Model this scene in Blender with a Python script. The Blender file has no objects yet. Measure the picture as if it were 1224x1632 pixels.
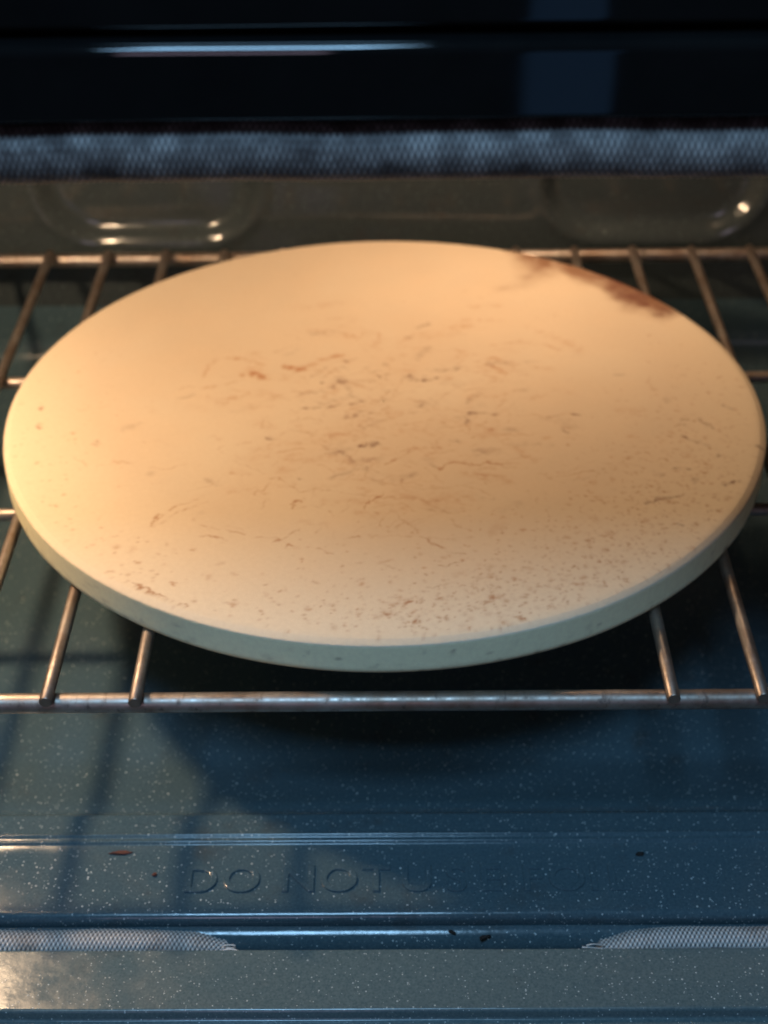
import bpy, bmesh, math, random
import numpy as np
from mathutils import Matrix, Vector

rng = np.random.default_rng(7)
random.seed(7)
SC = bpy.context.scene
COL = SC.collection

# ------------------------------------------------------------------ camera
# world: rack wires' top plane is z = 0, X right, Y into the oven, metres
cam_d = bpy.data.cameras.new("camera")
cam = bpy.data.objects.new("camera", cam_d)
COL.objects.link(cam)
c_pos = Vector((0.0, 0.0, 0.42091))
c_right = Vector((0.99993267, 0.00318843, -0.01115713))
c_up = Vector((0.00726752, 0.5774879, 0.8163669))
c_fwd = Vector((-0.00904604, 0.81639302, -0.57742584))
m = Matrix.Identity(4)
for i in range(3):
    m[i][0], m[i][1], m[i][2], m[i][3] = c_right[i], c_up[i], -c_fwd[i], c_pos[i]
cam.matrix_world = m
cam_d.sensor_fit = 'VERTICAL'
cam_d.sensor_height = 36.0
cam_d.lens = 2448.745 / 1632 * 36.0
cam_d.clip_start = 0.01
cam_d.clip_end = 50
cam_d.dof.use_dof = True
cam_d.dof.focus_distance = 0.575
cam_d.dof.aperture_fstop = 9.5
SC.camera = cam

# ------------------------------------------------------------------ light
world = bpy.data.worlds.new("World")
SC.world = world
world.use_nodes = True
bg = world.node_tree.nodes["Background"]
bg.inputs[0].default_value = (0.40, 0.45, 0.55, 1)
bg.inputs[1].default_value = 0.022

def point_light(name, loc, power, color, radius):
    d = bpy.data.lights.new(name, 'POINT')
    d.energy = power; d.color = color; d.shadow_soft_size = radius
    o = bpy.data.objects.new(name, d); o.location = loc
    COL.objects.link(o)
    return o

def area_light(name, loc, target, sx, sy, power, color, spread=None):
    d = bpy.data.lights.new(name, 'AREA')
    d.shape = 'RECTANGLE'; d.size = sx; d.size_y = sy
    d.energy = power; d.color = color
    if spread: d.spread = math.radians(spread)
    o = bpy.data.objects.new(name, d); o.location = loc
    o.rotation_euler = (Vector(target) - Vector(loc)).to_track_quat('-Z', 'Y').to_euler()
    COL.objects.link(o)
    return o

# the oven's own bulb on the left wall, warm
point_light("oven_bulb_light", (-0.280, 0.606, 0.232), 4.5, (1.0, 0.69, 0.42), 0.014)
# an added unseen fill under the ceiling, evening the light across the stone
area_light("ceiling_fill_light", (0.07, 0.80, 0.302), (0.07, 0.80, 0.0), 0.12, 0.06, 0.36, (1.0, 0.68, 0.42), 105)
# the kitchen window behind the camera and a narrow glazed door beside it, cool daylight
area_light("kitchen_skylight_light", (-0.20, -0.48, 2.05), (0.0, 0.5, 0.0), 0.42, 0.6, 28.0, (0.32, 0.62, 0.95))
area_light("kitchen_window_light", (-0.35, -2.4, 0.9), (0.0, 0.5, 0.0), 0.45, 0.7, 4.0, (0.85, 0.72, 1.0))
area_light("door_pane_light", (0.345, -2.3, -0.50), (0.345, 0.43, -0.50), 0.17, 1.5, 0.28, (0.18, 0.46, 1.0))

SC.view_settings.view_transform = 'Standard'
SC.view_settings.look = 'None'
SC.view_settings.exposure = 0.0
SC.view_settings.gamma = 1.0
SC.view_settings.use_curve_mapping = False
SC.render.engine = 'CYCLES'
SC.cycles.use_denoising = True
SC.cycles.max_bounces = 6
SC.cycles.sample_clamp_indirect = 4.0

# ------------------------------------------------------------------ materials
class NT:
    def __init__(self, name):
        self.m = bpy.data.materials.new(name); self.m.use_nodes = True
        self.t = self.m.node_tree; self.n = self.t.nodes
        self.b = self.n["Principled BSDF"]
    def node(self, typ, **kw):
        n = self.n.new(typ)
        for k, v in kw.items():
            if k.startswith('_'): setattr(n, k[1:], v)
            else:
                key = int(k[1:]) if k[0] == 'i' and k[1:].isdigit() else k
                self.set(n, key, v)
        return n
    def set(self, n, key, v):
        s = n.inputs[key]
        if isinstance(v, bpy.types.NodeSocket): self.t.links.new(v, s)
        else: s.default_value = v
    def bs(self, key, v): self.set(self.b, key, v)
    def coord(self): return self.node('ShaderNodeTexCoord').outputs['Object']
    def noise(self, scale, detail=2, rough=.5, vec=None, out=0):
        n = self.node('ShaderNodeTexNoise', Scale=scale, Detail=detail, Roughness=rough)
        if vec is not None: self.t.links.new(vec, n.inputs['Vector'])
        return n.outputs[out]
    def ramp(self, fac, a, b, lo=0.0, hi=1.0):
        n = self.node('ShaderNodeMapRange', Value=fac)
        n.inputs[1].default_value = a; n.inputs[2].default_value = b
        n.inputs[3].default_value = lo; n.inputs[4].default_value = hi
        return n.outputs[0]
    def math(self, op, a, b=0.0):
        n = self.node('ShaderNodeMath', _operation=op, i0=a, i1=b)
        return n.outputs[0]
    def mix(self, fac, a, b):
        n = self.node('ShaderNodeMix', _data_type='RGBA')
        self.set(n, 0, fac); self.set(n, 6, a); self.set(n, 7, b)
        return n.outputs[2]
    def bump(self, h, strength, dist):
        n = self.node('ShaderNodeBump', Strength=strength, Distance=dist, Height=h)
        self.bs('Normal', n.outputs[0])
    def vscale(self, vec, s):
        n = self.node('ShaderNodeMapping', Vector=vec); n.inputs['Scale'].default_value = s
        return n.outputs[0]

def enamel(name, base, speck=1.0, rough=.16, grime=0.0):
    """dark blue vitreous enamel with white flecks and a slight orange peel"""
    k = NT(name); v = k.coord()
    fine = k.noise(900, 2, .6, v)
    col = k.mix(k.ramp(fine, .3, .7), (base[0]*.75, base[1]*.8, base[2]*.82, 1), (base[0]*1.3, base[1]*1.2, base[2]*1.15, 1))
    big = k.noise(14, 3, .6, v)
    patch = k.ramp(big, .35, .68)
    tot = None
    for sc, lim, seed in ((600, .145, .0), (360, .078, .37), (950, .19, .71)):
        vv = k.node('ShaderNodeVectorMath', _operation='ADD', i0=v, i1=(seed, seed*2, seed*3)).outputs[0]
        # cells are stretched a little so that flecks are not all round
        vor = k.node('ShaderNodeTexVoronoi', Scale=sc, Vector=vv)
        rnd = k.node('ShaderNodeSeparateColor', Color=vor.outputs['Color'])
        size = k.math('MULTIPLY', k.math('POWER', rnd.outputs[0], 3.0), lim * 1.9)
        gate = k.math('GREATER_THAN', k.math('ADD', rnd.outputs[1], k.math('MULTIPLY', patch, .35)), .58)
        f = k.math('SUBTRACT', size, vor.outputs['Distance'])
        f = k.math('MULTIPLY', k.ramp(f, -.02, .06), gate)
        f = k.math('MULTIPLY', f, k.ramp(rnd.outputs[2], 0, 1, .25, 1.0))
        tot = f if tot is None else k.math('MAXIMUM', tot, f)
    col = k.mix(k.math('MULTIPLY', tot, speck), col, (.66, .72, .72, 1))
    if grime:
        g = k.noise(38, 5, .65, v)
        col = k.mix(k.ramp(g, .58, .74, 0, grime), col, (.05, .03, .02, 1))
    k.bs('Base Color', col)
    sm = k.noise(60, 4, .6, v)
    k.bs('Roughness', k.ramp(sm, .3, .75, rough*.75, rough*1.7))
    k.bs('IOR', 1.5)
    h1 = k.noise(300, 2, .5, v); h2 = k.noise(26, 1, .4, v)
    h = k.math('ADD', k.math('MULTIPLY', h1, .08), k.math('MULTIPLY', h2, 1.0))
    h = k.math('ADD', h, k.math('MULTIPLY', tot, .04))
    k.bump(h, .55, .0012)
    return k.m

M_ENAMEL = enamel("blue_speckled_enamel", (.062, .107, .132), .95, .13, .35)
M_WALL = enamel("shaded_blue_speckled_enamel", (.043, .056, .062), .40, .10, .3)  # same enamel as the floor, colour darkened for shade, flecks thinned
M_DOOR = enamel("door_speckled_enamel", (.094, .142, .156), .9, .18, .2)

def glossy_black():
    k = NT("black_gloss_enamel"); v = k.coord()
    n = k.noise(45, 3, .6, v)
    k.bs('Base Color', k.mix(n, (.004, .0045, .005, 1), (.010, .010, .010, 1)))
    k.bs('Roughness', k.ramp(k.noise(30, 4, .6, v), .3, .7, .02, .05))
    k.bump(k.noise(18, 1, .4, v), .12, .0008)
    return k.m
M_BLACK = glossy_black()

def steel():
    k = NT("tarnished_rack_steel"); v = k.coord()
    a = k.noise(46, 4, .65, v); b = k.noise(220, 3, .7, k.vscale(v, (1, .25, 1)))
    c = k.mix(k.ramp(a, .35, .68), (.43, .38, .34, 1), (.26, .18, .135, 1))
    c = k.mix(k.ramp(b, .56, .72, 0, .75), c, (.13, .10, .085, 1))
    k.bs('Base Color', c); k.bs('Metallic', .9)
    k.bs('Roughness', k.ramp(b,   .3, .75, .36, .64))
    k.bump(b, .25, .0004)
    return k.m
M_STEEL = steel()

def braid_mat():
    k = NT("braided_glass_fibre"); v = k.coord()
    at = k.node('ShaderNodeAttribute', _attribute_name='weave').outputs['Fac']
    n = k.noise(55, 4, .6, v)
    c = k.mix(k.ramp(at, .25, .75), (.035, .031, .032, 1), (.88, .82, .78, 1))
    st = k.node('ShaderNodeAttribute', _attribute_name='soot_shade').outputs['Fac']
    c = k.mix(k.math('MULTIPLY', k.ramp(n, .52, .72, 0, .55), 1.0), c, (.10, .075, .06, 1))
    c = k.mix(k.math('MULTIPLY', st, k.ramp(k.noise(120, 3, .6, v), .3, .6, .45, 1)), c, (.072, .058, .056, 1))
    k.bs('Base Color', c); k.bs('Roughness', .55)
    k.bump(k.noise(2500, 2, .5, v), .35, .0004)
    return k.m
M_BRAID = braid_mat()

def stone_mat():
    k = NT("cordierite_stone"); v = k.coord()
    w = k.node('ShaderNodeAttribute', _attribute_name='wear')
    sep = k.node('ShaderNodeSeparateColor', Color=w.outputs['Color'])
    brown, dark, scr = sep.outputs[0], sep.outputs[1], sep.outputs[2]
    red = w.outputs['Alpha']
    n1 = k.noise(9, 4, .55, v); n2 = k.noise(40, 5, .6, v); n3 = k.noise(420, 3, .6, v)
    base = k.mix(k.ramp(n1, .3, .7), (.64, .525, .395, 1), (.59, .468, .345, 1))
    base = k.mix(k.ramp(n2, .35, .7, 0, .35), base, (.66, .50, .35, 1))
    # toasted flour haze over the used middle of the top
    obj = k.node('ShaderNodeSeparateXYZ', Vector=v)
    r2 = k.math('ADD', k.math('POWER', obj.outputs[0], 2.0), k.math('POWER', obj.outputs[1], 2.0))
    mid = k.math('MULTIPLY', k.ramp(r2, .026, .004), k.ramp(k.noise(15, 4, .6, v), .35, .65))
    # outer ring toasted less; paler still in front to paint in daylight there
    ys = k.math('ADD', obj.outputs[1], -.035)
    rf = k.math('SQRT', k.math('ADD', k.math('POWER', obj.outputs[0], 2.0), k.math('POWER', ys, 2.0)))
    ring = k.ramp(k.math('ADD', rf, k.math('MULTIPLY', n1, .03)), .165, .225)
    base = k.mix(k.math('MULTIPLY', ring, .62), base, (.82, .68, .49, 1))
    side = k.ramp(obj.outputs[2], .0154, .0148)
    base = k.mix(k.math('MULTIPLY', side, .85), base, (.97, .92, .60, 1))  # untoasted side, its colour raised further in place of front light
    base = k.mix(k.math('MULTIPLY', mid, .20), base, (.52, .375, .255, 1))
    base = k.mix(k.ramp(n3, .35, .75, 0, .16), base, (.50, .37, .25, 1))
    brk = k.ramp(k.noise(260, 4, .7, v), .34, .6, .35, 1.0)
    brk2 = k.ramp(k.noise(110, 3, .7, v), .36, .6, .3, 1.0)
    c = k.mix(k.math('MULTIPLY', red, k.ramp(n2, .3, .6, .85, 1.0)), base, (.23, .115, .065, 1))
    c = k.mix(k.math('MULTIPLY', brown, brk2), c, (.40, .19, .09, 1))
    c = k.mix(k.math('MULTIPLY', scr, brk), c, (.33, .14, .055, 1))
    c = k.mix(k.math('MULTIPLY', dark, brk2), c, (.15, .060, .042, 1))
    k.bs('Base Color', c)
    k.bs('Roughness', .78)
    k.bs('Specular IOR Level', .25)
    h = k.math('ADD', k.math('MULTIPLY', n3, .5), k.math('MULTIPLY', k.noise(1300, 2, .6, v), .5))
    k.bump(h, .45, .0004)
    return k.m
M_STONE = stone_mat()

def plain(name, c, rough=.6, metallic=0.0, nscale=200, var=.35):
    k = NT(name); v = k.coord()
    n = k.noise(nscale, 4, .6, v)
    k.bs('Base Color', k.mix(n, (c[0]*(1-var), c[1]*(1-var), c[2]*(1-var), 1), (min(1, c[0]*(1+var)), min(1, c[1]*(1+var)), min(1, c[2]*(1+var)), 1)))
    k.bs('Roughness', rough); k.bs('Metallic', metallic)
    k.bump(n, .5, .0006)
    return k.m
M_CRUMB = plain("burnt_crumb", (.10, .028, .018), .7, 0, 900)
M_SOOT = plain("charred_crumb", (.010, .008, .007), .8, 0, 900)

# ------------------------------------------------------------------ mesh helpers
def mesh_np(name, V, F, mat, parent=None, smooth=True, col=None):
    V = np.asarray(V, dtype=np.float32); F = np.asarray(F, dtype=np.int32)
    me = bpy.data.meshes.new(name)
    me.vertices.add(len(V)); me.vertices.foreach_set('co', V.ravel())
    k = F.shape[1]
    me.loops.add(F.size); me.loops.foreach_set('vertex_index', F.ravel())
    me.polygons.add(len(F))
    me.polygons.foreach_set('loop_start', np.arange(0, F.size, k, dtype=np.int32))
    me.polygons.foreach_set('loop_total', np.full(len(F), k, dtype=np.int32))
    me.polygons.foreach_set('use_smooth', np.full(len(F), smooth, dtype=bool))
    me.update(calc_edges=True); me.validate()
    me.materials.append(mat)
    o = bpy.data.objects.new(name, me); COL.objects.link(o)
    if parent: o.parent = parent
    return o

def bm_obj(name, bm, mat, parent=None, smooth=True):
    me = bpy.data.meshes.new(name); bm.normal_update(); bm.to_mesh(me); bm.free()
    for p in me.polygons: p.use_smooth = smooth
    me.materials.append(mat)
    o = bpy.data.objects.new(name, me); COL.objects.link(o)
    if parent: o.parent = parent
    return o

def grid_faces(nu, nv, close_u=False, close_v=False):
    iu = np.arange(nu if close_u else nu - 1); iv = np.arange(nv if close_v else nv - 1)
    A, B = np.meshgrid(iu, iv, indexing='ij'); A = A.ravel(); B = B.ravel()
    A2, B2 = (A + 1) % nu, (B + 1) % nv
    return np.c_[A*nv+B, A2*nv+B, A2*nv+B2, A*nv+B2]

def fillet(pts, seg=8):
    """polyline of (a, b, radius) -> list of points with arcs at the corners and support points beside them"""
    out = []
    n = len(pts)
    for i, (x, y, r) in enumerate(pts):
        p = np.array((x, y), float)
        if i in (0, n - 1) or r <= 0: out.append(p); continue
        a = np.array(pts[i-1][:2], float) - p; b = np.array(pts[i+1][:2], float) - p
        la, lb = np.linalg.norm(a), np.linalg.norm(b); a /= la; b /= lb
        ang = math.acos(max(-1, min(1, a @ b)))
        t = r / math.tan(ang / 2); t = min(t, .48 * la, .48 * lb); r = t * math.tan(ang / 2)
        c = p + (a + b) / np.linalg.norm(a + b) * (r / math.sin(ang / 2))
        s, e = p + a * t, p + b * t
        out.append(s + a * min(.0006, la * .01))
        a0 = math.atan2(*(s - c)[::-1]); a1 = math.atan2(*(e - c)[::-1])
        d = (a1 - a0 + math.pi) % (2 * math.pi) - math.pi
        for k in range(seg + 1):
            q = a0 + d * k / seg; out.append(c + r * np.array((math.cos(q), math.sin(q))))
        out.append(e + b * min(.0006, lb * .01))
    return np.array(out)

def sweep_x(name, prof, x0, x1, mat, parent, nx=90, wob=.00025, seed=0):
    """profile of (y, z) swept along X with the slight waviness of pressed sheet metal"""
    prof = np.asarray(prof); xs = np.linspace(x0, x1, nx)
    ph = np.random.default_rng(seed).uniform(0, 6.28, 6)
    w = sum(np.sin(xs * f + ph[i]) / (i + 1) for i, f in enumerate((9, 17, 31, 53))) * wob
    w2 = sum(np.sin(xs * f + ph[i+2]) / (i + 1) for i, f in enumerate((7, 23, 41, 71))) * wob
    V = np.zeros((nx, len(prof), 3))
    V[:, :, 0] = xs[:, None]; V[:, :, 1] = prof[:, 0] + w2[:, None]; V[:, :, 2] = prof[:, 1] + w[:, None]
    return mesh_np(name, V.reshape(-1, 3), grid_faces(nx, len(prof)), mat, parent)

def box(name, lo, hi, mat, parent, bev=.001, seg=2):
    bm = bmesh.new(); bmesh.ops.create_cube(bm, size=1)
    for v in bm.verts:
        for i in range(3): v.co[i] = lo[i] if v.co[i] < 0 else hi[i]
    if bev: bmesh.ops.bevel(bm, geom=bm.edges[:], offset=bev, segments=seg, affect='EDGES', profile=.5)
    o = bm_obj(name, bm, mat, parent, False)
    return o

def rod_mesh(name, path, r, mat, sides=14, bev=.0005, wob=0, seed=0):
    """closed rod along a path with slightly chamfered cut ends"""
    path = np.array(path, float); n = len(path)
    T = np.gradient(path, axis=0); T /= np.linalg.norm(T, axis=1)[:, None]
    up = np.array((0, 0, 1.0)); N = np.cross(T, up); N /= np.linalg.norm(N, axis=1)[:, None]; B = np.cross(N, T)
    cen = np.r_[path[:1], path[:1] + T[:1]*bev, path[1:-1], path[-1:] - T[-1:]*bev, path[-1:]]
    NN = np.r_[N[:1], N[:1], N[1:-1], N[-1:], N[-1:]]; BB = np.r_[B[:1], B[:1], B[1:-1], B[-1:], B[-1:]]
    rad = np.full(len(cen), r); rad[0] = rad[-1] = r - bev
    a = np.linspace(0, 2*np.pi, sides, endpoint=False)
    V = cen[:, None] + rad[:, None, None] * (np.cos(a)[None, :, None]*NN[:, None] + np.sin(a)[None, :, None]*BB[:, None])
    V = V.reshape(-1, 3); F = [tuple(f) for f in grid_faces(len(cen), sides, False, True)]
    F.append(tuple(range(sides))[::-1]); F.append(tuple((len(cen)-1)*sides + i for i in range(sides)))
    me = bpy.data.meshes.new(name); me.from_pydata([tuple(v) for v in V], [], F); me.update()
    bm = bmesh.new(); bm.from_mesh(me); bmesh.ops.recalc_face_normals(bm, faces=bm.faces)
    for f in bm.faces: f.smooth = len(f.verts) == 4
    for e in bm.edges:
        if any(len(f.verts) != 4 for f in e.link_faces): e.smooth = False
    bm.to_mesh(me); bm.free()
    me.materials.append(mat)
    return me

def add(name, me, parent=None, loc=(0, 0, 0)):
    o = bpy.data.objects.new(name, me); COL.objects.link(o); o.location = loc
    if parent: o.parent = parent
    return o

def thing(name, label, cat, loc=(0, 0, 0)):
    o = bpy.data.objects.new(name, None); COL.objects.link(o); o.location = loc
    o.empty_display_size = .02
    o['label'] = label; o['category'] = cat
    return o

# ------------------------------------------------------------------ oven
oven = thing('oven', 'dark blue speckled enamel oven cavity with its door folded open', 'oven')
XW = .318          # half width of the cavity
YB = .915          # back wall
ZF = -.100         # floor
ZC = .305          # ceiling

# floor pressing: rolled front edge, lip, bead, step down, floor, curve up the back
bead = [(.4685 + .0032 * t, -.0900 + .0013 * math.sin(math.pi * t) ** 2) for t in np.linspace(0, 1, 13)]
bead += [(.4725 + .0032 * t, -.0898 + .0011 * math.sin(math.pi * t) ** 2) for t in np.linspace(0, 1, 13)]
front = fillet([(.4295, -.125, 0), (.4290, -.0904, .0042), (.4360, -.0902, .0), (.4630, -.0900, 0)], 12)
back = fillet([(.4790, -.0901, 0), (.4880, -.0912, .003), (.4970, -.1000, .010), (.60, ZF, 0), (.75, ZF, 0), (YB, ZF, .030), (YB, -.055, 0)], 12)
floor = sweep_x('oven_floor', np.r_[front, bead, back], -XW, XW, M_ENAMEL, oven, 160, .00005, 3)

# raised lettering pressed into the front lip
def letters(ch, x, parent):
    cu = bpy.data.curves.new('letter', 'FONT'); cu.body = ch; cu.size = .0205
    cu.align_x = 'CENTER'; cu.extrude = .0005; cu.bevel_depth = .0004; cu.bevel_resolution = 2
    o = bpy.data.objects.new('letter', cu); COL.objects.link(o)
    dg = bpy.context.evaluated_depsgraph_get()
    me = bpy.data.meshes.new_from_object(o.evaluated_get(dg))
    bpy.data.objects.remove(o); bpy.data.curves.remove(cu)
    me.materials.clear(); me.materials.append(M_ENAMEL)
    for p in me.polygons: p.use_smooth = False
    q = add('embossed_letter', me, parent, (x, .4420, -.0900))
    q.scale = (1.0, .98, 1)
    return q
for ch, x in zip("DONOTUSEFOIL", (-.0861, -.0685, -.0440, -.0265, -.0105, .0070, .0239, .0385, .0565, .0715, .0830, .0935)):
    letters(ch, x, floor)

# back wall with two pressed oval channels
def rrect(x, z, cx, cz, hx, hz, r):
    qx = np.abs(x - cx) - (hx - r); qz = np.abs(z - cz) - (hz - r)
    return np.hypot(np.maximum(qx, 0), np.maximum(qz, 0)) + np.minimum(np.maximum(qx, qz), 0) - r
xs = np.linspace(-XW, XW, 420); zs = np.linspace(-.056, ZC, 240)
X, Z = np.meshgrid(xs, zs, indexing='ij')
Y = np.full_like(X, YB)
for cx in (-.158, .164):
    d = rrect(X, Z, cx, .052, .066, .057, .034)
    Y += .0085 / (1 + np.exp(d / .0021)) - .0012 * np.exp(-((d - .008) / .004) ** 2)
Y += .0004 * np.sin(X * 23) * np.sin(Z * 31)
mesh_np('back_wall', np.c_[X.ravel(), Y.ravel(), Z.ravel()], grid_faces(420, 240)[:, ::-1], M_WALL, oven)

# side walls with pressed rack ledges, ceiling, header
for s in (-1, 1):
    ys = np.linspace(.43, YB, 90); zz = np.linspace(ZF, ZC, 120)
    Yg, Zg = np.meshgrid(ys, zz, indexing='ij'); Xg = np.full_like(Yg, s * XW)
    for zc in (-.018, .10, .20):
        dz = Zg - zc
        Xg -= s * .008 * np.exp(-(dz / .006) ** 2) * (1 / (1 + np.exp(-(Yg - .46) / .006))) * (1 / (1 + np.exp((Yg - .88) / .006)))
    f = grid_faces(90, 120)
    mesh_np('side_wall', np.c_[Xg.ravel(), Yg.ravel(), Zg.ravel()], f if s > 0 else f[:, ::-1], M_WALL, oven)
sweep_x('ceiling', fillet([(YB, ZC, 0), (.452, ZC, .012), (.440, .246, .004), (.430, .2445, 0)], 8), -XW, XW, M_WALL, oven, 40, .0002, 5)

# lamp housing on the left wall (the bulb's light is made at the top of the script)
lh = rod_mesh('lamp_socket', [(-.3175, .606, .232), (-.310, .606, .232), (-.301, .606, .232)], .017, M_STEEL, 24, .002)
add('lamp_socket', lh, oven)

# front frame round the mouth
ff = sweep_x('front_frame', np.array([(.4280, -.125)] + [(.4300 - .0090 * math.sin(q), -.1045 + .0090 * math.cos(q)) for q in np.linspace(.224, math.pi/2, 20)] + [(.4210, -.14)]), -XW - .02, XW + .02, M_ENAMEL, oven, 120, .00022, 8)
for s in (-1, 1):
    lo, hi = (XW, XW + .05) if s > 0 else (-XW - .05, -XW)
    box('frame_stile', (lo, .4285, -.14), (hi, .46, .285), M_ENAMEL, oven, .002)
box('frame_header', (-XW, .4285, .2450), (XW, .4395, .2790), M_ENAMEL, oven, .0015)

# black trim above the mouth and the control panel over it
trim = fillet([(.4280, .2628, 0), (.4120, .2628, .0015), (.4120, .2842, .0030), (.4345, .2855, 0)], 12)
sweep_x('upper_trim', trim, -XW - .05, XW + .05, M_BLACK, oven, 60, .00012, 11)
panel = fillet([(.4480, .2868, 0), (.4170, .2868, .0020), (.4170, .40, .003), (.4480, .40, 0)], 8)
sweep_x('control_panel', panel, -XW - .05, XW + .05, M_BLACK, oven, 60, .00012, 12)

# door, folded down level: raised rim nearest the oven, then the recessed liner
dprof = fillet([(.4135, -.130, 0), (.4135, -.0923, .0008), (.3835, -.0923, .0016), (.3828, -.0972, .0012), (.3700, -.0978, 0), (.34, -.098, .002),
                (.334, -.103, .002), (.10, -.103, .002), (.094, -.098, .002), (.03, -.098, .003), (.03, -.130, 0)], 8)
door = sweep_x('door', dprof, -XW - .045, XW + .045, M_DOOR, oven, 100, .0002, 15)
k = NT("dark_door_glass"); k.bs('Base Color', (.006, .008, .010, 1)); k.bs('Roughness', k.ramp(k.noise(20, 3, .6, k.coord()), .3, .7, .05, .12)); M_GLASS = k.m
box('window_pane', (-.22, .13, -.1028), (.22, .31, -.1005), M_GLASS, door, .0008)

# ------------------------------------------------------------------ braided door gasket
def gasket():
    def zline(): pass
    zb, zt, xr, cr = -.0988, .2513, .305, .03
    pts = []
    def seg(a, b, step):
        a = np.array(a, float); b = np.array(b, float); n = max(2, int(np.linalg.norm(b - a) / step))
        for t in np.linspace(0, 1, n, endpoint=False): pts.append(a + (b - a) * t)
    def arc(cx, cz, a0, a1):
        for t in np.linspace(0, 1, 10, endpoint=False):
            q = a0 + (a1 - a0) * t; pts.append(np.array((cx + cr * math.cos(q), cz + cr * math.sin(q))))
    FS = .00031
    seg((-.0735, zb), (-.20, zb), FS); seg((-.20, zb), (-xr + cr, zb), .004)
    arc(-xr + cr, zb + cr, -math.pi/2, -math.pi)
    seg((-xr, zb + cr), (-xr, zt - cr), .004)
    arc(-xr + cr, zt - cr, math.pi, math.pi/2)
    seg((-xr + cr, zt), (-.15, zt), .004); seg((-.15, zt), (.15, zt), FS); seg((.15, zt), (xr - cr, zt), .004)
    arc(xr - cr, zt - cr, math.pi/2, 0)
    seg((xr, zt - cr), (xr, zb + cr), .004)
    arc(xr - cr, zb + cr, 0, -math.pi/2)
    seg((xr - cr, zb), (.20, zb), .004); seg((.20, zb), (.0835, zb), FS); pts.append(np.array((.0835, zb)))
    P = np.array(pts); n = len(P)
    d = np.r_[0, np.cumsum(np.linalg.norm(np.diff(P, axis=0), axis=1))]
    T = np.gradient(P, axis=0); T /= np.linalg.norm(T, axis=1)[:, None]
    Nn = np.c_[-T[:, 1], T[:, 0]]                              # in the plane of the mouth, pointing away from its centre or towards it
    topness = np.clip((P[:, 1] - zb) / (zt - zb), 0, 1)
    rad = .0064 + (.0084 - .0064) * topness
    yc = .4212 + (.4200 - .4212) * topness
    end = np.minimum(d, d[-1] - d)
    bot = P[:, 1] < zb + 1e-6
    tap = np.where(bot, 1 - .40 * np.exp(-(end / .008) ** 2) - .14 * np.exp(-(end / .035) ** 2), 1.0)
    sag = np.where(bot, -.0022 * np.exp(-(end / .020) ** 2), 0)
    wav = .0003 * np.sin(d * 57) + .0002 * np.sin(d * 131 + 1)
    sides = 104
    a = np.linspace(0, 2*np.pi, sides, endpoint=False)
    p_len, rows = .00190, 22
    U = d[:, None] / p_len; W = a[None, :] / (2*np.pi) * rows
    # two families of yarn crossing over and under
    q1 = U + W * .5 + .12*np.sin(d*40)[:, None]; q2 = U - W * .5
    y1 = np.abs(np.cos(np.pi * q1)); y2 = np.abs(np.cos(np.pi * q2))
    over = .5 + .5 * np.cos(np.pi * (q1 + q2)) * np.cos(np.pi * (q1 - q2))
    hgt = np.maximum(y1 * over, y2 * (1 - over))
    fine = (np.gradient(d) < .001)[:, None]
    hgt = np.where(fine, hgt, .6)
    amp = .00075
    rr = (rad * tap)[:, None] * (1 + wav[:, None] * 60) + amp * (hgt - .5)
    ca, sa = np.cos(a)[None, :], np.sin(a)[None, :]
    flat = np.where(bot, 1 + .25 * np.exp(-(end / .014) ** 2), 1.0)[:, None]
    V = np.zeros((n, sides, 3))
    V[:, :, 0] = P[:, 0:1] + Nn[:, 0:1] * ca * rr
    V[:, :, 2] = (P[:, 1] + sag + wav)[:, None] + Nn[:, 1:2] * ca * rr
    V[:, :, 1] = yc[:, None] + sa * rr * flat
    F = grid_faces(n, sides, False, True)
    V = V.reshape(-1, 3)
    base = len(V)
    V = np.r_[V, [[P[0, 0] + .002, yc[0], P[0, 1] + sag[0]]], [[P[-1, 0] - .002, yc[-1], P[-1, 1] + sag[-1]]]]
    capA = [(base, (i + 1) % sides, i, i) for i in range(sides)]
    o = mesh_np('door_gasket', V, F, M_BRAID, oven)
    me = o.data
    bm = bmesh.new(); bm.from_mesh(me); bm.verts.ensure_lookup_table()
    for i in range(sides):
        bm.faces.new((bm.verts[base], bm.verts[i], bm.verts[(i+1) % sides])).smooth = True
        bm.faces.new((bm.verts[base+1], bm.verts[(n-1)*sides + (i+1) % sides], bm.verts[(n-1)*sides + i])).smooth = True
    bmesh.ops.recalc_face_normals(bm, faces=bm.faces)
    bm.to_mesh(me); bm.free()
    w = me.attributes.new('weave', 'FLOAT', 'POINT'); s = me.attributes.new('soot_shade', 'FLOAT', 'POINT')
    w.data.foreach_set('value', np.r_[hgt.ravel(), .4, .4].astype(np.float32))
    xx = V[:, 0]; zz = V[:, 2]
    soot_shade = np.exp(-((xx - .128) / .012) ** 2) * (zz < 0) * 1.0 * (zz < -.0955)
    soot_shade += (zz > .2) * (.80 + .15 * np.clip((zz - .2535) / .004, 0, 1))  # shade painted into the upper run, deeper along its top
    for cx, cz, rx, rz in ((-.087, .2475, .007, .003), (-.0975, .250, .004, .002), (-.100, .2555, .012, .002), (-.02, .254, .006, .003), (.005, .2480, .008, .003), (.032, .249, .005, .003)):
        soot_shade += .6 * np.exp(-((xx - cx) / rx) ** 2 - ((zz - cz) / rz) ** 2)
    s.data.foreach_set('value', np.clip(soot_shade, 0, 1).astype(np.float32))
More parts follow.
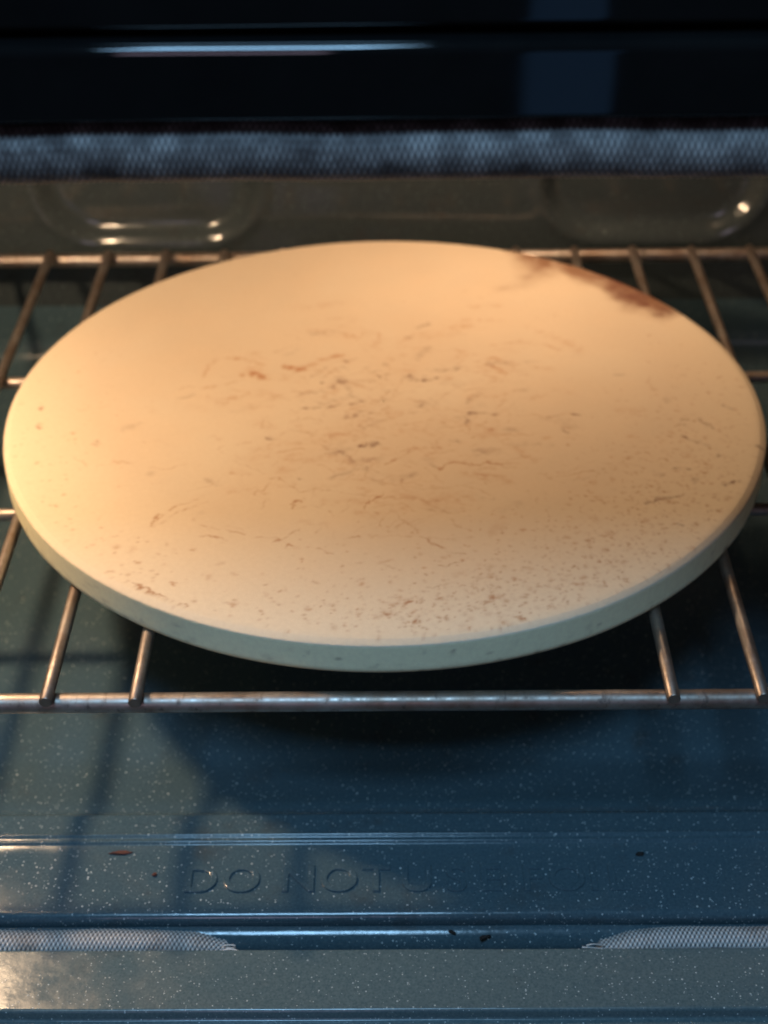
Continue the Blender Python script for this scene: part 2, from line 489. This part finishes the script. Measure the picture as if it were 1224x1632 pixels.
    # frayed yarns at the two cut ends
    for x0, sg, cnt in ((-.0725, 1, 9), (.0825, -1, 4)):
        for i in range(cnt):
            L = random.uniform(.004, .010); yy = .4185 + random.uniform(-.003, .003); z0 = -.0985 + random.uniform(-.0015, .0015)
            bendz = random.uniform(-.0015, .0025); bendy = random.uniform(-.002, .002)
            path = [(x0 - sg*.002 + sg * L * t, yy + bendy * t * t, z0 + bendz * math.sin(2.2 * t)) for t in np.linspace(0, 1, 6)]
            me2 = rod_mesh('yarn', path, .00032, M_BRAID, 6, .0001)
            wv = me2.attributes.new('weave', 'FLOAT', 'POINT'); wv.data.foreach_set('value', np.full(len(me2.vertices), .8, dtype=np.float32))
            add('frayed_yarn', me2, o)
gasket()

# ------------------------------------------------------------------ rack
rack = thing('oven_rack', 'tarnished chrome wire oven rack under the pizza stone', 'oven rack')
X0, SP, YF, YR = -.14434, .03656, .47295, .88724
def hbar(y, r, z, x0=-.2925, x1=.2965):
    return rod_mesh('bar', [(x, y, z) for x in np.linspace(x0, x1, 24)], r, M_STEEL, 20, .0006)
add('front_bar', hbar(YF, .0042, -.0093), rack)
add('back_bar', hbar(YR, .0042, -.0093), rack)
for y in (.607, .733):
    add('cross_bar', hbar(y, .0031, -.0084), rack)
wire = rod_mesh('wire', [(0, y, -.00275) for y in np.linspace(YF - .0072, YR - .0046, 14)], .00275, M_STEEL, 16, .0004)
short = rod_mesh('wire', [(0, y, -.00275) for y in np.linspace(.6040, YR - .0046, 14)], .00275, M_STEEL, 16, .0004)
for i in range(-4, 13):      # the five middle wires stop at the first cross bar
    w = add('wire', short if 2 <= i <= 6 else wire, rack, (X0 + SP * i, random.uniform(-.0006, .0006), 0))

# ------------------------------------------------------------------ pizza stone
STROKES = [
([(-51.8,35.3),(-43.4,31.8),(-35.5,41.6),(-24.0,47.5)],1.5,0.42,'b'),
([(-68.0,30.9),(-62.8,26.9)],2.65,0.45,'b'),
([(-93.7,24.9),(-94.0,37.9),(-87.6,47.2),(-74.0,44.3),(-63.4,35.5)],1.0,0.2,'b'),
([(-94.2,13.4),(-81.7,18.2),(-72.2,21.9)],0.8,0.2,'b'),
([(-78.5,11.9),(-70.7,10.5)],0.95,0.2,'b'),
([(-41.9,74.2),(-36.8,75.5),(-17.8,68.8)],1.55,0.2,'b'),
([(-23.2,79.6),(-4.2,72.1)],1.4,0.1,'b'),
([(2.4,25.9),(-2.2,23.4)],0.95,0.35,'g'),
([(11.8,23.8),(13.4,23.1)],1.8,0.65,'g'),
([(20.9,21.1),(27.1,22.3)],1.5,0.75,'g'),
([(-24.6,21.2),(-22.6,18.6)],2.1,0.45,'g'),
([(-28.0,13.6),(-23.3,19.9),(-15.9,7.1),(-11.6,-0.3)],1.3,0.3,'g'),
([(-40.3,-5.4),(-29.0,-5.0),(-17.9,-2.1),(-10.7,-0.3)],0.8,0.3,'g'),
([(-42.3,9.4),(-32.0,9.9)],0.8,0.2,'g'),
([(-5.2,-9.5),(-6.6,-24.3),(-2.9,-19.7)],0.95,0.15,'g'),
([(16.0,-2.0),(19.2,-5.7),(26.1,-4.6)],1.15,0.35,'g'),
([(-10.6,-43.1),(-6.4,-43.2),(-3.4,-39.3)],1.25,0.45,'g'),
([(-11.6,-60.1),(-9.2,-61.7),(-7.3,-64.4)],1.05,0.55,'g'),
([(-23.1,-44.6),(-17.8,-50.2),(-13.7,-55.7)],0.65,0.3,'g'),
([(-46.6,-17.9),(-39.0,-26.7),(-31.5,-38.9),(-21.5,-46.8)],0.65,0.18,'b'),
([(43.0,-10.9),(47.9,-12.1),(56.6,-13.5)],0.95,0.6,'g'),
([(41.7,-18.0),(41.9,-21.5)],0.8,0.45,'g'),
([(33.9,-37.0),(35.7,-37.6)],0.9,0.3,'g'),
([(-39.7,-70.4),(-38.5,-70.9)],0.75,0.5,'g'),
([(-46.6,-53.1),(-39.6,-48.8)],1.35,0.25,'b'),
([(-56.8,-34.0),(-55.2,-35.1)],1.05,0.3,'g'),
([(-51.7,-47.5),(-38.3,-43.3)],0.9,0.12,'b'),
([(26.6,-61.2),(33.2,-57.5),(44.5,-59.2),(53.5,-57.7),(64.8,-59.0)],0.55,0.5,'s'),
([(28.0,-62.8),(31.1,-58.5)],0.7,0.5,'s'),
([(24.0,-43.0),(28.8,-44.8)],0.75,0.35,'s'),
([(1.2,-57.0),(8.8,-51.7),(15.5,-44.0)],0.6,0.3,'s'),
([(-1.7,-60.8),(11.8,-48.4)],0.45,0.2,'s'),
([(-8.1,-94.3),(-5.3,-89.4),(0.7,-83.4)],0.5,0.6,'s'),
([(-5.9,-85.3),(-4.7,-90.9)],0.45,0.45,'s'),
([(-3.5,-96.4),(-2.4,-98.4)],0.55,0.5,'s'),
([(-3.0,-92.4),(8.5,-90.5),(14.2,-97.1)],0.6,0.25,'s'),
([(-41.6,-90.9),(-39.4,-87.9),(-38.5,-89.9)],0.4,0.5,'s'),
([(-40.8,-94.9),(-39.6,-90.4)],0.4,0.5,'s'),
([(-53.4,-69.1),(-45.4,-73.4),(-38.0,-80.8),(-29.4,-77.8)],0.35,0.25,'s'),
([(-30.8,-78.8),(-14.7,-82.6),(8.5,-87.0),(27.2,-89.8)],0.45,0.25,'s'),
([(-26.8,-68.4),(-3.1,-75.0),(26.1,-78.5),(43.8,-74.6)],0.4,0.18,'s'),
([(-106.0,-105.9),(-99.6,-98.1),(-92.5,-89.8),(-85.4,-85.8)],0.4,0.5,'s'),
([(-105.7,-104.0),(-102.3,-99.1)],0.6,0.6,'s'),
([(-99.2,-101.1),(-89.3,-92.3)],0.3,0.35,'s'),
([(-83.4,-104.7),(-73.4,-109.2),(-61.7,-114.6)],0.35,0.32,'s'),
([(-80.8,-113.9),(-69.2,-117.8)],0.3,0.35,'s'),
([(-48.4,-119.9),(-44.1,-118.1),(-37.2,-109.6)],0.45,0.55,'s'),
([(-43.4,-124.7),(-41.2,-121.0),(-39.9,-122.9)],0.55,0.65,'s'),
([(-57.3,-117.0),(-45.8,-117.6)],0.35,0.35,'s'),
([(-24.4,-97.6),(-21.5,-100.1)],0.5,0.45,'s'),
([(-17.3,-118.9),(-10.6,-117.6)],0.35,0.4,'s'),
([(-28.2,-126.2),(-21.5,-128.6)],0.35,0.35,'s'),
([(14.0,-113.1),(22.2,-121.3),(28.1,-127.4),(36.3,-129.3)],0.5,0.4,'s'),
([(24.5,-138.2),(29.5,-136.9),(34.4,-135.2)],0.35,0.45,'s'),
([(-107.7,-147.4),(-98.8,-153.6),(-90.1,-159.2),(-80.9,-165.7)],0.4,0.5,'s'),
([(-105.0,-150.9),(-96.9,-156.2),(-87.0,-163.1)],0.35,0.45,'s'),
([(-105.5,-153.5),(-99.9,-155.7)],0.7,0.3,'s'),
([(-89.1,-94.3),(-81.1,-88.4)],0.3,0.25,'s'),
([(-129.6,-53.6),(-120.3,-55.4)],1.1,0.18,'b'),
([(-125.2,-52.6),(-121.9,-54.8)],0.75,0.25,'s'),
([(85.3,-68.9),(94.6,-64.8),(103.9,-65.9)],0.4,0.3,'s'),
([(79.2,-70.9),(96.7,-58.3),(101.3,-57.3)],0.45,0.18,'s'),
([(73.7,-67.1),(84.7,-75.2)],0.3,0.2,'s'),
([(53.7,34.2),(60.2,31.5),(65.2,23.6)],1.15,0.35,'b'),
([(48.1,48.3),(62.4,40.7),(80.3,32.5)],0.85,0.22,'b'),
([(86.3,58.0),(91.9,52.4)],1.2,0.35,'b'),
([(78.3,77.8),(94.2,63.4),(106.3,49.4)],1.7,0.14,'b'),
([(44.3,87.1),(64.9,83.8)],1.6,0.16,'b'),
([(51.9,100.3),(66.1,103.8)],1.55,0.16,'b'),
([(-48.4,102.1),(-25.7,107.7)],2.15,0.1,'b'),
([(9.5,64.8),(36.9,71.4)],2.35,0.12,'b'),
([(94.0,-15.2),(98.0,-16.5)],0.75,0.35,'g'),
([(80.8,-16.2),(87.2,-15.1)],0.65,0.25,'g'),
([(88.1,-25.7),(89.4,-31.5)],0.75,0.3,'g'),
([(57.8,-36.7),(66.1,-48.1)],1.55,0.14,'b'),
([(38.3,-25.0),(24.6,-17.7),(8.9,-24.5)],0.65,0.2,'s'),
([(-15.9,-24.2),(8.9,-22.2),(27.4,-27.1)],0.6,0.15,'s'),
([(-77.1,-67.8),(-82.3,-75.6),(-90.6,-80.6)],0.45,0.2,'s'),
([(-55.0,-88.7),(-55.1,-96.2)],0.4,0.3,'s'),
([(-59.7,-83.6),(-53.1,-73.3)],0.4,0.25,'s'),
([(28.0,-4.0),(12.3,1.8),(-3.7,-0.5)],0.45,0.14,'s'),
([(2.8,-97.0),(14.0,-108.3),(22.2,-123.6)],0.45,0.22,'s'),
([(8.4,-102.0),(0.5,-113.0)],0.35,0.25,'s'),
([(4.2,-89.5),(-1.5,-108.1)],0.4,0.22,'s'),
([(-14.6,-89.2),(-18.7,-98.2)],0.25,0.28,'s'),
([(12.9,-84.5),(31.3,-98.8)],0.4,0.2,'s'),
([(-11.5,-96.8),(-2.9,-99.4),(8.5,-95.5)],1.25,0.22,'b'),
([(8.6,-84.5),(25.8,-90.8),(37.5,-84.8)],3.15,0.16,'b'),
([(-26.1,-89.1),(-8.8,-89.3)],2.3,0.12,'b'),
([(-22.7,-0.2),(-3.6,-12.6),(-15.7,-35.7)],3.55,0.1,'b'),
([(-2.7,-137.0),(8.2,-142.5)],0.4,0.18,'s'),
([(137.5,-62.7),(140.3,-63.8)],0.9,0.7,'g'),
([(143.8,-63.8),(145.3,-63.8)],0.7,0.95,'g'),
([(131.1,-108.8),(133.2,-109.8)],0.7,0.95,'g'),
([(145.5,-71.8),(146.1,-74.9)],0.75,0.6,'g'),
([(158.8,-77.7),(162.5,-75.2),(164.4,-74.1)],0.6,0.6,'g'),
([(166.7,-74.2),(167.4,-76.8)],0.6,0.5,'g'),
([(159.4,-54.3),(161.1,-52.7)],0.85,0.5,'g'),
([(142.3,-1.5),(143.6,-0.9)],0.95,0.4,'g'),
([(171.2,-8.0),(172.9,-10.4)],0.75,0.4,'g'),
([(148.9,-19.6),(150.1,-20.2)],0.8,0.45,'g'),
([(156.7,-19.7),(161.5,-27.9)],0.75,0.3,'g'),
([(127.4,-66.8),(131.3,-68.4)],0.7,0.4,'g'),
([(146.8,-25.4),(148.1,-24.8)],0.9,0.4,'g'),
([(146.9,-36.3),(152.3,-40.9),(158.4,-46.0)],0.75,0.3,'g'),
([(120.3,-93.0),(129.3,-90.1),(137.1,-86.1)],0.4,0.4,'g'),
([(126.5,-89.5),(131.1,-87.6)],0.6,0.3,'g'),
([(179.6,-45.2),(181.3,-47.5)],0.75,0.6,'g'),
([(69.9,-167.3),(72.0,-167.3)],0.8,0.5,'b'),
([(46.5,-159.9),(48.8,-159.9)],1.2,0.5,'b'),
([(2.8,-164.1),(4.9,-164.1)],1.05,0.55,'b'),
([(9.1,-164.1),(11.2,-161.6)],1.05,0.6,'b'),
([(0.7,-171.1),(2.8,-171.1)],1.2,0.6,'b'),
([(12.7,-169.6),(14.3,-168.4)],0.65,0.5,'b'),
([(11.9,-177.0),(13.2,-175.8)],0.65,0.5,'b'),
([(32.4,-181.6),(33.8,-180.0),(35.0,-182.5)],0.8,0.55,'b'),
([(49.4,-177.0),(54.0,-178.6)],1.0,0.35,'b'),
([(56.1,-173.8),(57.8,-175.4)],0.8,0.55,'b'),
([(80.9,-150.8),(83.0,-151.3)],0.8,0.5,'b'),
([(36.0,-155.9),(37.3,-156.8)],0.55,0.6,'b'),
([(39.7,-162.8),(47.7,-161.2)],0.4,0.3,'b'),
([(-64.9,-142.6),(-63.7,-143.9)],0.65,0.7,'s'),
([(-63.8,-162.9),(-61.6,-163.4)],0.75,0.5,'b'),
([(-141.6,-39.0),(-140.2,-39.6)],0.95,0.5,'g'),
([(-171.0,-20.7),(-170.1,-21.9)],0.9,0.5,'g'),
([(-174.4,-4.0),(-173.5,-4.0)],0.8,0.4,'g'),
([(-32.4,-167.0),(-30.8,-167.5)],0.8,0.4,'b'),
([(-118.5,-140.2),(-116.2,-141.1)],0.55,0.55,'b'),
([(-89.6,-149.3),(-87.4,-149.8)],0.55,0.5,'b'),
([(-85.1,-124.2),(-83.6,-125.1)],0.55,0.4,'b'),
([(-106.0,-135.8),(-105.0,-134.9)],0.4,0.5,'b'),
([(124.4,137.8),(134.2,128.0),(143.3,115.3)],2.35,0.55,'g'),
([(132.8,117.1),(138.4,104.7),(140.7,103.2)],2.35,0.6,'g'),
([(138.8,113.9),(148.5,101.5)],2.65,0.4,'g'),
([(148.6,102.3),(157.8,91.0)],1.75,0.5,'g'),
([(150.2,88.9),(155.4,88.8)],1.05,0.5,'g'),
([(137.0,107.8),(140.5,101.7)],1.4,0.5,'g'),]
PATCHES = [([(77.8,173.6),(100.0,169.7),(102.0,151.2),(99.6,140.7),(91.1,133.6),(78.2,125.9),(66.3,119.9),(65.5,123.8),(75.7,131.5),(79.2,145.1)],0.62,'r'),([(102.0,167.1),(121.1,157.5),(141.0,139.1),(159.3,115.1),(164.0,95.3),(152.6,82.7),(147.2,87.1),(142.1,94.4),(134.7,95.3),(131.3,103.3),(129.3,115.3),(123.3,123.8),(112.1,133.3),(102.3,141.3)],0.78,'r'),([(123.7,147.5),(140.8,137.4),(152.8,119.8),(154.9,104.4),(142.7,98.8),(136.3,96.6),(132.3,103.3),(129.7,115.3),(127.5,129.7)],0.42,'g'),([(133.6,120.2),(138.8,110.8),(141.9,101.7),(138.7,98.7),(135.2,104.8)],0.5,'g'),([(148.4,103.1),(157.1,95.4),(158.1,88.0),(152.0,88.9),(148.0,95.6)],0.45,'g')]

def pizza_stone(cx, cy):
    R, T = .190, .017
    nt = 1500
    rs = np.r_[np.linspace(.0006, R - .0062, 286)]
    prof = [(r, T) for r in rs]
    prof += [(R - .0036, T - .00002), (R - .0032, T - .00010), (R - .0028, T - .00024), (R - .0012, T - .0009), (R - .0006, T - .0012), (R - .00022, T - .00145), (R - .00005, T - .0018), (R, T - .0023)]
    prof += [(R, z) for z in np.linspace(T - .0030, .0030, 9)]
    prof += [(R - .0003, .0018), (R - .0010, .0008), (R - .0020, .0003), (R - .004, .0002), (.1, .0002), (.0006, .0002)]
    prof = np.array(prof); a = np.linspace(0, 2*np.pi, nt, endpoint=False)
    r = prof[:, 0][:, None] + 0*a; z = prof[:, 1][:, None] + 0*a
    # a hand-cast rim is never quite true
    rimw = np.clip((r - .17) / .02, 0, 1)
    g = np.random.default_rng(3)
    wob = sum(np.sin(a * f + g.uniform(0, 6.28)) / f for f in (3, 5, 9, 14, 22)) * .0006
    chip = sum(np.sin(a * f + g.uniform(0, 6.28)) for f in (61, 97, 143, 211, 307)) * .000025
    r = r + rimw * (wob + np.where(prof[:, 1][:, None] > .0150, chip, chip * .15))
    V = np.zeros((len(prof), nt, 3)); V[..., 0] = r * np.cos(a); V[..., 1] = r * np.sin(a); V[..., 2] = z
    V = V.reshape(-1, 3)
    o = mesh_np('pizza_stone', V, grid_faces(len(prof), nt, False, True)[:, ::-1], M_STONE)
    # ---- stains, scratches and specks as a point attribute
    W = np.zeros((len(V), 4)); xy = V[:, :2] * 1000; top = V[:, 2] > .0150
    ch = {'b': 0, 'g': 1, 's': 2, 'r': 3}
    # smooth value noise used to fray the edges of the marks
    def vnoise(q, cell, seed):
        g2 = np.random.default_rng(seed); n = int(420 / cell) + 3; G = g2.uniform(-1, 1, (n, n))
        u = (q + 205) / cell; i = np.floor(u).astype(int); f = u - i; f = f * f * (3 - 2 * f); i = np.clip(i, 0, n - 2)
        a_, b_ = i[:, 0], i[:, 1]
        return (G[a_, b_]*(1-f[:, 0]) + G[a_+1, b_]*f[:, 0])*(1-f[:, 1]) + (G[a_, b_+1]*(1-f[:, 0]) + G[a_+1, b_+1]*f[:, 0])*f[:, 1]
    clean = xy.copy()
    warp = np.c_[vnoise(xy, 3.1, 1), vnoise(xy, 3.1, 2)] * 1.0 + np.c_[vnoise(xy, 1.3, 3), vnoise(xy, 1.3, 4)] * .55 + np.c_[vnoise(xy, 9, 5), vnoise(xy, 9, 6)] * 1.4
    gain = np.clip(.75 + .75 * vnoise(xy, 2.3, 7) + .35 * vnoise(xy, 6, 8), .08, 1.25)
    xy = xy + warp
    def patch(poly, s, k):
        P = np.array(poly, float); lo = P.min(0) - 8; hi = P.max(0) + 8
        idx = np.nonzero(top & (xy[:, 0] > lo[0]) & (xy[:, 0] < hi[0]) & (xy[:, 1] > lo[1]) & (xy[:, 1] < hi[1]))[0]
        q = clean[idx] + np.c_[vnoise(clean[idx], 9, 5), vnoise(clean[idx], 9, 6)] * 2.2 + .5 * warp[idx]; d = np.full(len(idx), 1e9); ins = np.zeros(len(idx), bool)
        for p0, p1 in zip(P, np.roll(P, -1, 0)):
            v = p1 - p0; t_ = np.clip(((q - p0) @ v) / (v @ v), 0, 1)
            d = np.minimum(d, np.linalg.norm(q - p0 - t_[:, None]*v, axis=1))
            c = (p0[1] > q[:, 1]) != (p1[1] > q[:, 1])
            with np.errstate(divide='ignore', invalid='ignore'):
                ins ^= c & (q[:, 0] < (p1[0]-p0[0])*(q[:, 1]-p0[1])/(p1[1]-p0[1]) + p0[0])
        sd = np.where(ins, d, -d)
        u_ = np.clip((sd + 7.0) / 17.0, 0, 1) ** .8; rad_ = np.hypot(clean[idx, 0], clean[idx, 1])
        u_ = u_ * np.clip(.55 + .45 * (rad_ - 168) / 16, .45, 1.0) * (1 + .22 * vnoise(clean[idx], 7, 11)); u_ = np.clip(u_ * 1.15, 0, 1)
        f = min(1.0, s * 2.1) * u_ * u_ * (3 - 2 * u_) * np.clip(.85 + .15 * gain[idx], 0, 1)
        W[idx, ch[k]] = np.maximum(W[idx, ch[k]], f)
    def stroke(pts, hw, s, k, spot=False):
        pts = np.array(pts, float); hw = max(hw, .50)
        lo = pts.min(0) - hw*3; hi = pts.max(0) + hw*3
        idx = np.nonzero(top & (xy[:, 0] > lo[0]) & (xy[:, 0] < hi[0]) & (xy[:, 1] > lo[1]) & (xy[:, 1] < hi[1]))[0]
        if not len(idx): return
        q = (xy if not spot else clean + .35 * warp)[idx]; d = np.full(len(idx), 1e9)
        segs = list(zip(pts[:-1], pts[1:])) if len(pts) > 1 else [(pts[0], pts[0])]
        for p0, p1 in segs:
            v = p1 - p0; L = v @ v
            t = np.clip(((q - p0) @ v) / L, 0, 1) if L > 0 else np.zeros(len(q))
            d = np.minimum(d, np.linalg.norm(q - p0 - t[:, None]*v, axis=1))
        f = s * (1.0 if spot else gain[idx]) * np.exp(-(d / hw) ** 2 * 1.2)
        W[idx, ch[k]] = np.maximum(W[idx, ch[k]], f)
    for pts, hw, s, k in STROKES:
        s = min(1.0, s * (2.2 if k in 'bgr' else 1.6)); hw = hw * (1.5 if k in 'bg' else 1.15)
        if k in 'bgr':      # stains spread through a jittered band, not a clean tube
            P = np.array(pts, float)
            stroke(P, hw, s * .9, k)
            for j in range(5):
                t = rng.uniform(0, len(P) - 1); i = min(int(t), len(P) - 2); c = P[i] + (P[i+1] - P[i]) * (t - i)
                stroke([c + rng.normal(0, hw * .7, 2)], hw * rng.uniform(.3, .8), s * rng.uniform(.5, 1.05), k)
        else:
            P = np.array(pts, float)
            fine = [P[0]]
            for p0, p1 in zip(P[:-1], P[1:]):
                n = max(1, int(np.linalg.norm(p1 - p0) / 3))
                for t in np.linspace(0, 1, n + 1)[1:]: fine.append(p0 + (p1 - p0) * t + rng.normal(0, .28, 2))
            stroke(fine, hw, s * 1.1, k)
    for poly, s, k in PATCHES: patch(poly, s, k)
    def speck(x, y, rad, s, k):
        ang = rng.uniform(0, 3.14); e = rng.uniform(.1, .7) * rad
        v = np.array((math.cos(ang), math.sin(ang))) * e
        stroke([np.array((x, y)) - v, np.array((x, y)) + v], rad, s, k, True)
    # spatter thick along the right and front-right rim, thin along the left
    def spatter(n, a0, a1, amu, asd, rmu, rsd, smax, rad=(.38, .85)):
        c = 0
        while c < n:
            an = rng.normal(amu, asd); rr = rng.normal(rmu, rsd)
            if not (a0 < an < a1) or rr > 187 or rr < 60: continue
            an = math.radians(an)
            sz = rng.uniform(*rad) * (1 + (rng.random() < .08) * rng.uniform(.4, 1.3))
            speck(rr * math.cos(an), rr * math.sin(an), sz, smax * rng.uniform(.2, .9), 'ssbsbb'[rng.integers(6)])
            c += 1
    spatter(800, -110, 25, -52, 32, 158, 19, .75)
    spatter(420, -75, 15, -25, 20, 150, 22, .6)
    spatter(380, -100, -20, -72, 16, 172, 10, .7)
    spatter(130, -178, -85, -125, 25, 170, 12, .7)
    spatter(60, 150, 215, 185, 18, 165, 13, .6)
    spatter(110, -180, 180, 0, 110, 130, 35, .35)
    # very fine scuffs in the middle where the peel slides
    for i in range(240):      # soaked-in smudges
        c = rng.normal((8, -12), (48, 48))
        if np.linalg.norm(c) > 150: continue
        th = rng.normal(.1, .5); L = rng.uniform(1, 14); v = np.array((math.cos(th), math.sin(th))) * L / 2
        stroke([c - v, c + v], rng.uniform(.8, 3.2), rng.uniform(.10, .40), 'bbg'[rng.integers(3)])
    for i in range(260):
        c = rng.normal((8, -32), (48, 42)); L = rng.uniform(3, 20); th = rng.normal(.15, .55) + (rng.random() < .25) * 1.2
        v = np.array((math.cos(th), math.sin(th))) * L / 2; b = rng.normal(0, 1.2, 2)
        if np.linalg.norm(c) < 165: stroke([c - v, c + b, c + v], .62, rng.uniform(.08, .34), 's')
    # marks on the rim's side
    side = V[:, 2] <= .0150
    for i in range(110):
        an = math.radians(rng.uniform(-170, -5)); zc = rng.uniform(.001, .012); s = rng.uniform(.2, .9) * (1 if rng.random() < .3 else .4)
        da = (np.arctan2(V[:, 1], V[:, 0]) - an) * .19
        rz = rng.uniform(.0004, .0016); rx = rng.uniform(.0005, .0030)
        f = s * np.exp(-(da / rx) ** 2 - ((V[:, 2] - zc) / rz) ** 2) * side
        W[:, 1] = np.maximum(W[:, 1], f)
    at = o.data.attributes.new('wear', 'FLOAT_COLOR', 'POINT')
    at.data.foreach_set('color', np.clip(W, 0, 1).astype(np.float32).ravel())
    o.location = (cx, cy, 0)
    o['label'] = 'round tan ceramic pizza stone with burn stains and scratches on the rack'
    o['category'] = 'pizza stone'
    return o
pizza_stone(-.00678, .6685)

# ------------------------------------------------------------------ crumbs
def crumb(name, loc, dims, rot, mat, label, seed):
    bm = bmesh.new(); bmesh.ops.create_icosphere(bm, subdivisions=3, radius=1)
    g = random.Random(seed); ph = [g.uniform(0, 6.28) for _ in range(6)]
    for v in bm.verts:
        x, y, z = v.co
        f = 1 + .22*math.sin(3*x+ph[0])*math.sin(4*y+ph[1]) + .16*math.sin(7*z+ph[2]+3*x) + .1*math.sin(11*y+ph[3]+5*x)
        v.co = Vector((x*dims[0]*f, y*dims[1]*f, max(z*dims[2]*f, -dims[2]*.45)))
    o = bm_obj(name, bm, mat, None, True)
    o.location = (loc[0], loc[1], loc[2] + dims[2]*.40); o.rotation_euler = (0, 0, rot)
    o['label'] = label; o['category'] = 'crumb'
crumb('food_crumb', (-.1228, .4640, -.0898), (.0042, .0009, .0007), .05, M_CRUMB, 'thin reddish brown crumb on the left of the front lip', 1)
crumb('food_crumb', (.1046, .4618, -.0898), (.0018, .0011, .0006), .1, M_SOOT, 'small black crumb on the right of the front lip', 2)
crumb('food_crumb', (-.1063, .4515, -.0898), (.0010, .0009, .0005), .6, M_CRUMB, 'tiny brown crumb on the lip left of the embossed letters', 3)
crumb('food_crumb', (.0216, .4250, -.0963), (.0017, .0008, .0006), -.5, M_SOOT, 'charred crumb on the ledge between the gasket ends, left of two', 4)
crumb('food_crumb', (.0352, .4225, -.0964), (.0024, .0009, .0006), .3, M_SOOT, 'larger charred crumb on the ledge between the gasket ends, right of two', 5)
